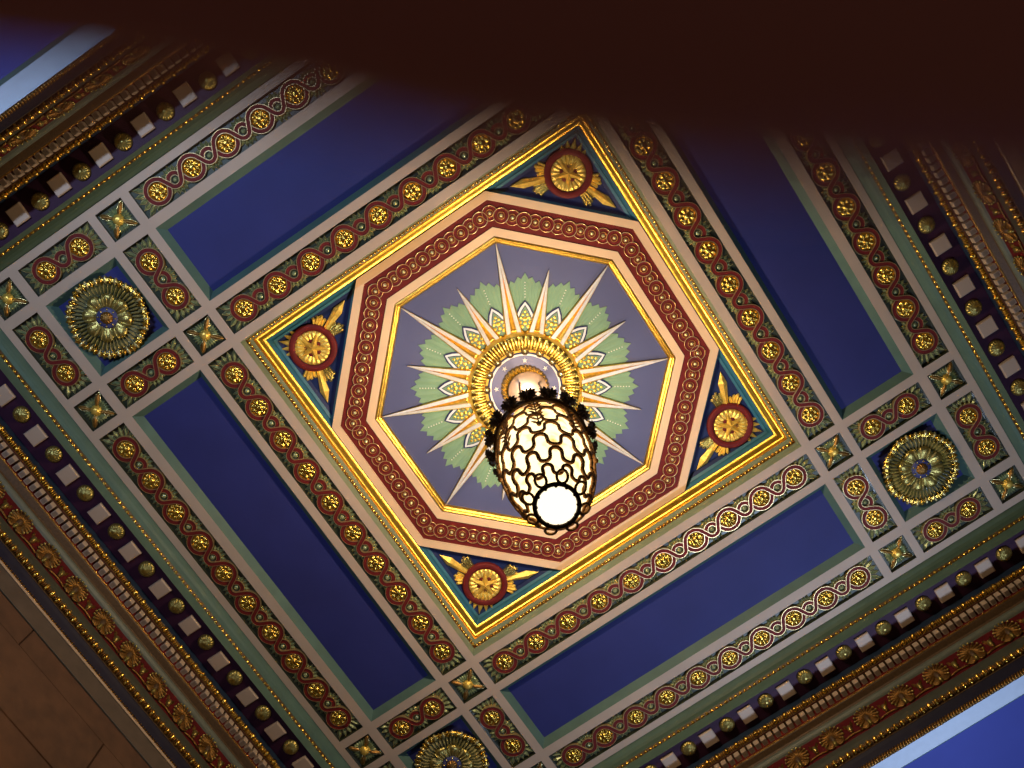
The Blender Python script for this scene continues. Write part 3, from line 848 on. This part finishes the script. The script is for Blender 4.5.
chain([(82, 30, 16, 10), (62, 36, 18, 8.8), (50, 32, 26, 8.0), (54, 26, 36, 7.0)], wr[3])
chain([(92, 30, 28, 9), (76, 36, 32, 7.6), (66, 33, 38, 7.0), (68, 28, 46, 6.0)], wr[3])
chain([(84, -26, -8, 12), (66, -34, -14, 10), (50, -36, -16, 8.6), (38, -35, -16, 7.0)], wr[2])
me = bpy.data.meshes.new('hand'); bm.to_mesh(me); bm.free(); me.materials.append(SKIN)
hand = bpy.data.objects.new('hand', me); COL.objects.link(hand)
sm_ = hand.modifiers.new('skin', 'SKIN'); sm_.use_smooth_shade = True
sb_ = hand.modifiers.new('subsurf', 'SUBSURF'); sb_.levels = 2; sb_.render_levels = 2
hand.matrix_world = CM @ Matrix.Scale(.001, 4)
tag(hand, "photographer's dark out-of-focus finger reaching across the top of the view", 'hand')
nm_ = bpy.data.meshes.new('fingernail'); b2 = bmesh.new()
gv = []
for i in range(7):
    row = []
    for j in range(7):
        x = -21.5+11*i/6; a = R(-55+110*j/6); r = (4.3+1.0*min(1, i/3))
        row.append(b2.verts.new((x, 13.4+(r+.35)*math.sin(a), -20.0-.06*i-(r+.35)*math.cos(a))))
    gv.append(row)
for i in range(6):
    for j in range(6): b2.faces.new((gv[i][j], gv[i+1][j], gv[i+1][j+1], gv[i][j+1]))
b2.to_mesh(nm_); b2.free(); nm_.materials.append(NAIL)
nail = bpy.data.objects.new('fingernail', nm_); COL.objects.link(nail); nail.parent = hand
sd_ = nail.modifiers.new('thick', 'SOLIDIFY'); sd_.thickness = .5

# ------------------------------------------------------------------ light
def lamp(name, kind, loc, power, color, **kw):
    l = bpy.data.lights.new(name, kind); l.energy = power; l.color = color
    for k, v in kw.items(): setattr(l, k, v)
    o = bpy.data.objects.new(name, l); COL.objects.link(o); o.location = (loc[0]*S, -loc[1]*S, H-loc[2]*S); return o
lamp('chandelier_bulb', 'POINT', (.008, .007, .74), 400, (1, .75, .475), shadow_soft_size=.10)
def window(name, u, v, z, target, power, color, sx, sy):
    o = lamp(name, 'AREA', (u, v, z), power, color, shape='RECTANGLE', size=sx*S, size_y=sy*S)
    d = Vector(((target[0]-u), -(target[1]-v), -(target[2]-z)))
    o.rotation_euler = d.to_track_quat('-Z', 'Y').to_euler(); return o
for nm_l, uu, vv, tu in (('window_daylight_east', 2.98, .55, 1.70), ('window_daylight_west', -3.12, -.75, -1.75)):
    window(nm_l, uu, vv, 3.6, (tu, vv, .1), 72, (.58, .73, 1), 1.1, .05).data.spread = R(66)
lamp('wall_lamp', 'POINT', (-.42, -1.78, 1.42), 9, (1, .62, .30), shadow_soft_size=.05)
w = bpy.data.worlds.new('hall_gloom'); w.use_nodes = True; scn.world = w
w.node_tree.nodes['Background'].inputs[0].default_value = (.9, .75, .6, 1); w.node_tree.nodes['Background'].inputs[1].default_value = .03
scn.view_settings.view_transform = 'Standard'; scn.view_settings.look = 'None'; scn.view_settings.gamma = 1; scn.view_settings.exposure = .12
scn.view_settings.use_curve_mapping = False
scn.cycles.use_denoising = True
